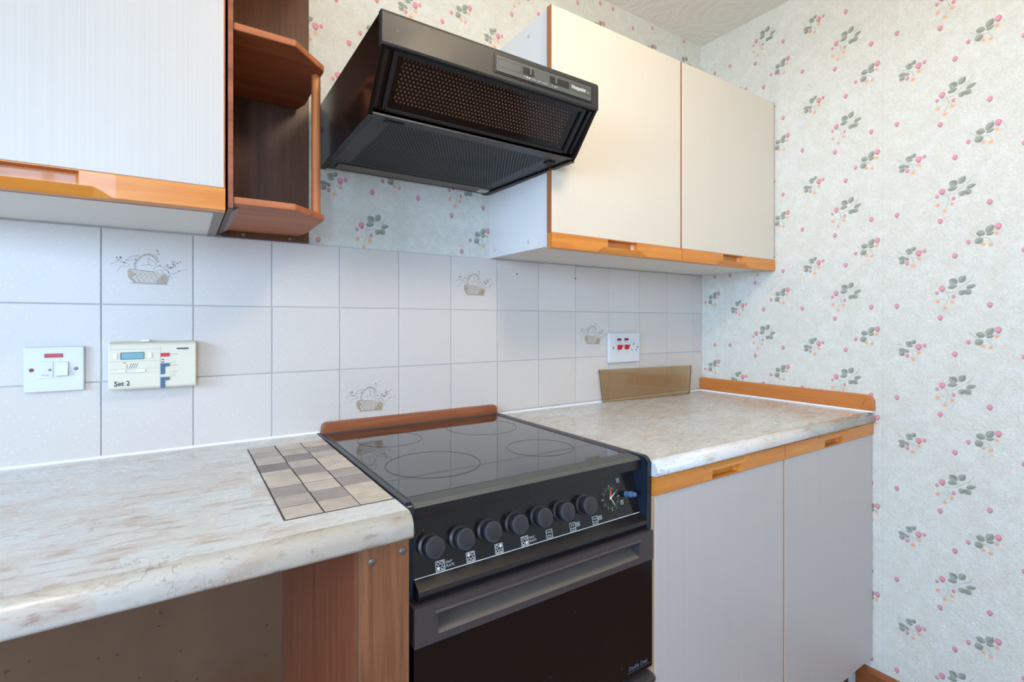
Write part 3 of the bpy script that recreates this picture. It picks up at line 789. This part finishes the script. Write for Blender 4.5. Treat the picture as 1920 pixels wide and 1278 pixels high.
# hob: frame, glass, front trim
gx0, gx1 = X0 + .013, X1 - .022
box('hob_glass', gx0, gx1, -.5495, -.030, .9008, .9100, M['hob'], t, .001)
box('hob_frame', X0 + .0112, gx0 - .0002, -.5495, -.022, .9008, .9112, M['hob_trim'], t, .0008)
box('hob_frame', gx1 + .0002, X1 - .0112, -.5495, -.022, .9008, .9112, M['cook_band'], t, .0008)
box('hob_frame', gx0, gx1, -.0297, -.022, .9008, .9112, M['hob_trim'], t, .0008)
prism('hob_front_trim', [(-.55, .9008), (-.55, .9104), (-.576, .9085), (-.583, .904), (-.583, .886), (-.55, .886)], X0 + .0112, X1 - .0112, M['hob_trim'], t, .001)
prism('front_bar', [(-.5834, .886), (-.5834, .9035), (-.5842, .9035), (-.585, .886)], X0 + .0114, X1 - .0114, M['cook'], t)
for x, y, r in ((.532, -.402, .090), (.532, -.165, .072), (.775, -.415, .072), (.775, -.165, .090)):
    pr = Print((0, 0, .9100), (1, 0, 0), (0, 1, 0), (0, 0, 1))
    pr.ring(x, y, r, .0022, M['ringp'], 0, 64)
    pr.build('hotplate_ring', t)
# sloped control panel
pb, pt = Vector((0, -.580, .797)), Vector((0, -.559, .881))
tv = (pt - pb).normalized(); nv = Vector((0, -tv.z, tv.y)); nv = nv if nv.y < 0 else -nv
cpanel = prism('control_panel', [(-.556, .7685), (-.580, .790), (-.580, .797), (-.559, .8855), (-.551, .8855), (-.551, .7685)], X0 + .0114, X1 - .0114, M['cook_panel'], t)
prism('lip', [(-.5805, .7685), (-.594, .7715), (-.6005, .780), (-.5985, .7865), (-.5815, .7965), (-.5805, .796)], X0 + .0116, X1 - .0116, M['cook'], t, .0008)
def pp(x, s, off=0): return pb + Vector((x, 0, 0)) + tv * s + nv * off
pr = Print(pb, (1, 0, 0), tv, nv)
pr.rect(X0 + .013, X1 - .013, -.0006, .0008, M['pale'], 1)
# knobs
KX = [.449, .501, .551, .604, .656, .706, .760]
kme = None
for i, x in enumerate(KX):
    c = pp(x, .0412)
    if kme is None:
        kn = lathe('knob', (0, 0, 0), nv, [(.0190, 0), (.0190, .002), (.0150, .0035), (.0148, .010), (.0160, .012), (.0162, .0205), (.0152, .0222), (.0140, .0226)], M['knob'], None, 32)
        kme = kn.data; kme.materials.append(M['knob_ring'])
        for q in kme.polygons:
            ctr = sum((kme.vertices[v].co for v in q.vertices), Vector()) / len(q.vertices)
            if .0206 < ctr.dot(nv) < .0225: q.material_index = 1
        kn.location = c; attach(kn, t)
    else: link('knob', kme, None, t, loc=c)
PX = [.463, .516, .569, .621, .674, .728, .783]
hot = {0: (0, 0), 1: (0, 1), 2: (1, 1), 3: (1, 0)}
for i, x in enumerate(PX):
    if i < 4:
        w = .0078; pr.frame(x - w, x + w, .0012 + .0006, .0166, .0009, M['pale'], 1)
        for cx in (0, 1):
            for cy in (0, 1):
                a, b = x - .0033 + cx * .0066, .0058 + cy * .0068
                if hot[i] == (cx, cy): pr.ell(a, b, .0027, .0027, M['silver'], 1, 0, 12)
                else: pr.ring(a, b, .0027, .0008, M['silver'], 1, 14)
        if i in (0, 3): pr.text('FAST', x + .0095, .0098, .0052, M['pale'], 1); pr.text('PLATE', x + .0095, .0045, .0052, M['pale'], 1)
    else:
        pr.frame(x - .0075, x + .0065, .0022, .0160, .0008, M['pale'], 1)
        a, b = [('TWIN', 'GRILL'), ('TOP', 'OVEN'), ('MAIN', 'OVEN')][i - 4]
        pr.text(a, x - .0005, .0100, .0042, M['pale'], 1, 'CENTER'); pr.text(b, x - .0005, .0048, .0042, M['pale'], 1, 'CENTER')
        if i > 4: pr.frame(x + .0075, x + .0165, .0075, .0145, .0008, M['pale'], 1); pr.rect(x + .010, x + .014, .010, .012, M['pale'], 1)
for x in KX:
    pr.ell(x + .006, .0665, .0011, .0011, M['pale'], 1, 0, 8)
for x in (.565, .676):
    pr.text('SIMMER', x - .028, .0715, .0045, M['dim'], 1); pr.text('FULL', x + .004, .0715, .0045, M['dim'], 1)
pr.build('panel_print', cpanel)
# clock
cx, cs = .829, .0405
ck_ = lathe('clock', pp(cx, cs), nv, [(.031, 0), (.031, .0006), (.0295, .0010)], M['cook_panel'], t, 36)
pr = Print(pp(cx, cs, .0010), (1, 0, 0), tv, nv)
for i in range(12):
    a = math.radians(90 - i * 30); pr.line([(math.cos(a) * .0165, math.sin(a) * .0165), (math.cos(a) * .0205, math.sin(a) * .0205)], .0016, M['green_p'], 0)
    pr.ell(math.cos(a) * .0225, math.sin(a) * .0225, .0012, .0012, M['cream_p'] if i % 3 == 0 else M['green_p'], 0, 0, 6)
pr.ring(0, 0, .0192, .0006, M['green_p'], 0, 36)
pr.line([(0, 0), (-.003, .021)], .0007, M['green_p'], 1)
pr.poly([(-.0015, 0), (.0025, 0), (.0062, .019), (.0036, .0195)], M['red_p'], 2)
pr.line([(0, 0), (.0135, .0075)], .0016, M['cream_p'], 3); pr.line([(0, 0), (.0078, -.0135)], .0014, M['cream_p'], 3)
pr.ell(0, 0, .0028, .0028, M['cream_p'], 4)
# little pot and pan symbols beside the dial
for (a, b) in ((.0225, .0250), (.0245, -.0170)):
    pr.frame(a, a + .007, b, b + .0045, .0009, M['pale'], 1); pr.line([(a - .001, b + .0065), (a + .008, b + .0075)], .0009, M['pale'], 1); pr.line([(a + .0035, b + .0045), (a + .0035, b + .0075)], .0009, M['pale'], 1)
pr.build('dial_print', ck_)
lathe('timer_knob', pp(.872, .040), nv, [(.006, 0), (.006, .003), (.0034, .004), (.0034, .009), (.0062, .011), (.0062, .017), (.0048, .018), (.0045, .025), (.004, .0255)], M['timer_blue'], t, 18)
# oven door
dx0, dx1 = X0 + .003, X1 - .0005
od = box('oven_door', dx0, dx1, -.6025, -.5735, .497, .7095, M['cook_door'], t, .001)
hb = bmesh.new()
hx0, hx1, hz0, hz1 = .447, .874, .7205, .7535
for b_ in ((dx0, dx1, .7540, .7665), (dx0, dx1, .7098, .7205), (dx0, hx0, .7205, .7540), (hx1, dx1, .7205, .7540)):
    add_box(hb, b_[0], b_[1], -.6045, -.5735, b_[2], b_[3])
bmesh.ops.remove_doubles(hb, verts=hb.verts, dist=1e-5)
from_bm('handle_band', hb, M['cook_band'], od)
box('handle_recess', hx0, hx1, -.577, -.5742, .7312, .7538, M['cook_band'], od)
prism('handle_ledge', [(-.5765, .7310), (-.6038, .7222), (-.6038, .7207), (-.5745, .7207), (-.5745, .7310)], hx0, hx1, M['cook_ledge_lit'], od)  # paler colour paints the ledge as lit, against the darker recess back
prism('handle_lip', [(-.6020, .7495), (-.6060, .7505), (-.6070, .7535), (-.6050, .7562), (-.6020, .7560)], hx0 - .004, hx1 + .004, M['cook_band'], od, .0006)
pr = Print((0, -.6025, 0), (1, 0, 0), (0, 0, 1), (0, -1, 0))
pr.text('Double Oven', .846, .5105, .0118, M['dim'], 1, sx=.80, bold=.0002); pr.line([(.842, .507), (.905, .507)], .0008, M['dim'], 1)
pr.build('door_print', od)
ld = box('lower_oven_door', dx0, dx1, -.600, -.5735, .085, .472, M['cook_door'], t, .001)
prism('door_ledge', [(-.5735, .4725), (-.5735, .486), (-.612, .481), (-.612, .4725)], dx0 - .001, dx1, M['cook_band'], ld, .0008)

# ================================================================== SWITCHES, TIMER, GLASS
t = thing('fused_switch', (-.068, -.001, 1.048), 'white square fused wall switch with a red neon light on the tiles', 'switch')
bp = box('plate', -.111, -.025, -.0095, -.0008, 1.047, 1.132, M['plate'], t, .0022, 3)
box('neon', -.082, -.056, -.0108, -.0097, 1.1115, 1.1190, M['neon_red'], t, .0004)
fh = box('fuse_holder', -.091, -.070, -.0108, -.0097, 1.0725, 1.1045, M['plate'], t, .0005)
prism('rocker', [(-.0097, 1.0755), (-.0165, 1.0775), (-.0125, 1.1025), (-.0097, 1.1035)], -.0645, -.0480, M['plate'], t, .0006)
lathe('screw', (-.100, -.0096, 1.089), (0, -1, 0), [(.0034, 0), (.0034, .0006), (.002, .001)], M['rust'], t, 14)
lathe('screw', (-.037, -.0096, 1.0895), (0, -1, 0), [(.0034, 0), (.0034, .0006), (.002, .001)], M['screw'], t, 14)
lathe('screw', (-.0742, -.0109, 1.0885), (0, -1, 0), [(.0024, 0), (.0024, .0004), (.0018, .0006)], M['screw'], fh, 12)
pr = Print((0, -.0109, 0), (1, 0, 0), (0, 0, 1), (0, -1, 0)); pr.text('FUSE', -.0805, 1.077, .0042, M['ink_soft'], 0, 'CENTER', 1.2); pr.build('lettering', fh)

t = thing('heating_timer', (.085, -.001, 1.042), 'cream heating programmer with small display and blue sliders on the tiles', 'timer')
x0, x1, z0, z1, yf = .0135, .1555, 1.0405, 1.1365, -.030
prism('casing', [(-.0008, z0 + .004), (yf + .003, z0 + .004), (yf, z0 + .008), (yf, z1 - .004), (yf + .004, z1), (-.0008, z1 + .003)], x0, x1 + .003, M['timer'], t, .002, seg=3)
yq = yf
box('display', .034, .0695, yq - .0006, yq + .0004, 1.1055, 1.1175, M['lcd'], t)
pr = Print((0, yq, 0), (1, 0, 0), (0, 0, 1), (0, -1, 0))
pr.frame(.0325, .0705, 1.1045, 1.1185, .0014, M['ink'], 3)
for z in (1.1245, 1.1005, 1.0855, 1.0775): pr.rect(x0 + .002, .0965, z, z + .0004, M['ink_soft'])
pr.rect(.0966, .0970, z0 + .006, z1 - .006, M['ink_soft'])
pr.text('Set 2', .0225, 1.0530, .0128, M['ink'], 0, sx=.95, bold=.00035); pr.line([(.0215, 1.0520), (.030, 1.0525)], .0007, M['ink'])
pr.rect(.1245, .1450, 1.1225, 1.1255, M['ink']); pr.rect(.133, .143, 1.1208, 1.1213, M['ink_soft'])
pr.rect(.042, .0434, 1.0870, 1.0950, M['ink_soft'])
for i in range(4): pr.line([(.0462 + i * .0034, 1.0870), (.0480 + i * .0034, 1.0925), (.0500 + i * .0034, 1.0965)], .0008, M['ink'])
pr.rect(.0365, .0415, 1.0972, 1.0982, M['ink'])
for z in (1.1012, 1.0962): pr.rect(.0985, .1030, z, z + .0018, M['ink'])
for z, w in ((1.1125, .008), (1.0955, .005), (1.0895, .009), (1.0765, .008), (1.0715, .004), (1.0670, .005)):
    pr.ell(.1145, z + .0006, .0006, .0006, M['ink'], 0, 0, 6); pr.rect(.1175, .1175 + w, z, z + .0009, M['ink_soft'])
pr.build('lettering', t)
for a in (.0215, .0765): box('button', a, a + .006, yq - .0022, yq, 1.1060, 1.1175, M['timer_white'], t, .0006)
box('button', .0972, .1118, yq - .0025, yq, 1.1085, 1.1155, M['red'], t, .0006)
box('slider', .0290, .0405, yq - .0020, yq, 1.0785, 1.0850, M['timer_white'], t, .0005)
box('slider', .0575, .0720, yq - .0020, yq, 1.0785, 1.0850, M['timer_white'], t, .0005)
for z in (1.0785, 1.0503):
    bmq = bmesh.new(); add_box(bmq, .0972, .1045, yq - .0012, yq, z - .006, z + .010); add_box(bmq, .0972, .1118, yq - .003, yq, z + .010, z + .0160)
    from_bm('slide_switch', bmq, M['timer_blue'], t)
box('wire_tag', .064, .078, -.013, -.004, 1.1388, 1.1428, M['timer_white'], t, .0008)

t = thing('cooker_switch', (1.45, -.001, 1.036), 'white cooker control unit with two red switches and a socket, on the tiles', 'switch')
box('plate', 1.374, 1.527, -.0135, -.0008, 1.036, 1.141, M['plate'], t, .0025, 3)
for a in (1.412, 1.448):
    box('neon', a, a + .020, -.0146, -.0136, 1.1135, 1.1215, M['neon_dark'], t, .0003)
    prism('rocker', [(-.0137, 1.0815), (-.0150, 1.0815), (-.0235, 1.0985), (-.0137, 1.0985)], a + .001, a + .020, M['red'], t, .0005)
pr = Print((0, -.0135, 0), (1, 0, 0), (0, 0, 1), (0, -1, 0))
pr.text('COOKER', 1.422, 1.1075, .0040, M['ink'], 1, 'CENTER'); pr.text('SOCKET', 1.458, 1.1075, .0040, M['ink'], 1, 'CENTER')
for a in (1.409, 1.445): pr.frame(a, a + .025, 1.066, 1.1135, .0004, M['ink_soft'], 1); pr.rect(a + .009, a + .014, 1.0735, 1.0755, M['ink'], 2)
pr.rect(1.4930, 1.4965, 1.0965, 1.1045, M['slot'], 1); pr.rect(1.4830, 1.4880, 1.0775, 1.0805, M['slot'], 1); pr.rect(1.5040, 1.5090, 1.0775, 1.0805, M['slot'], 1)
pr.ring(1.495, 1.0915, .020, .0005, M['ink_soft'], 1)
pr.build('lettering', t)
for x in (1.394, 1.5145): lathe('screw', (x, -.0136, 1.0885), (0, -1, 0), [(.0032, 0), (.0032, .0006), (.002, .001)], M['screw'], t, 12)

# smoked glass leaning on the tiles
q = [Vector(v) for v in ((1.343, -.0110, .9025), (1.764, -.0460, .9025), (1.778, 0, 1.012), (1.3305, -.0060, 1.015))]
n0 = (q[1] - q[0]).cross(q[3] - q[0]); q[2].y = q[0].y - (n0.x * (q[2].x - q[0].x) + n0.z * (q[2].z - q[0].z)) / n0.y
nrm = (q[1] - q[0]).cross(q[3] - q[0]).normalized(); nrm = nrm if nrm.y < 0 else -nrm
bm = bmesh.new(); A = [bm.verts.new(v) for v in q]; B = [bm.verts.new(v + nrm * .0045) for v in q]
bm.faces.new(A); bm.faces.new(B[::-1])
for i in range(4): bm.faces.new((A[i], A[(i + 1) % 4], B[(i + 1) % 4], B[i]))
o = from_bm('glass_panel', bm, [M['smoke'], M['glass_edge']])
for pl in o.data.polygons: pl.material_index = 0 if abs(pl.normal.dot(nrm)) > .9 else 1
tag(o, 'bronze tinted glass panel leaning on the tiles over the right worktop', 'glass panel')
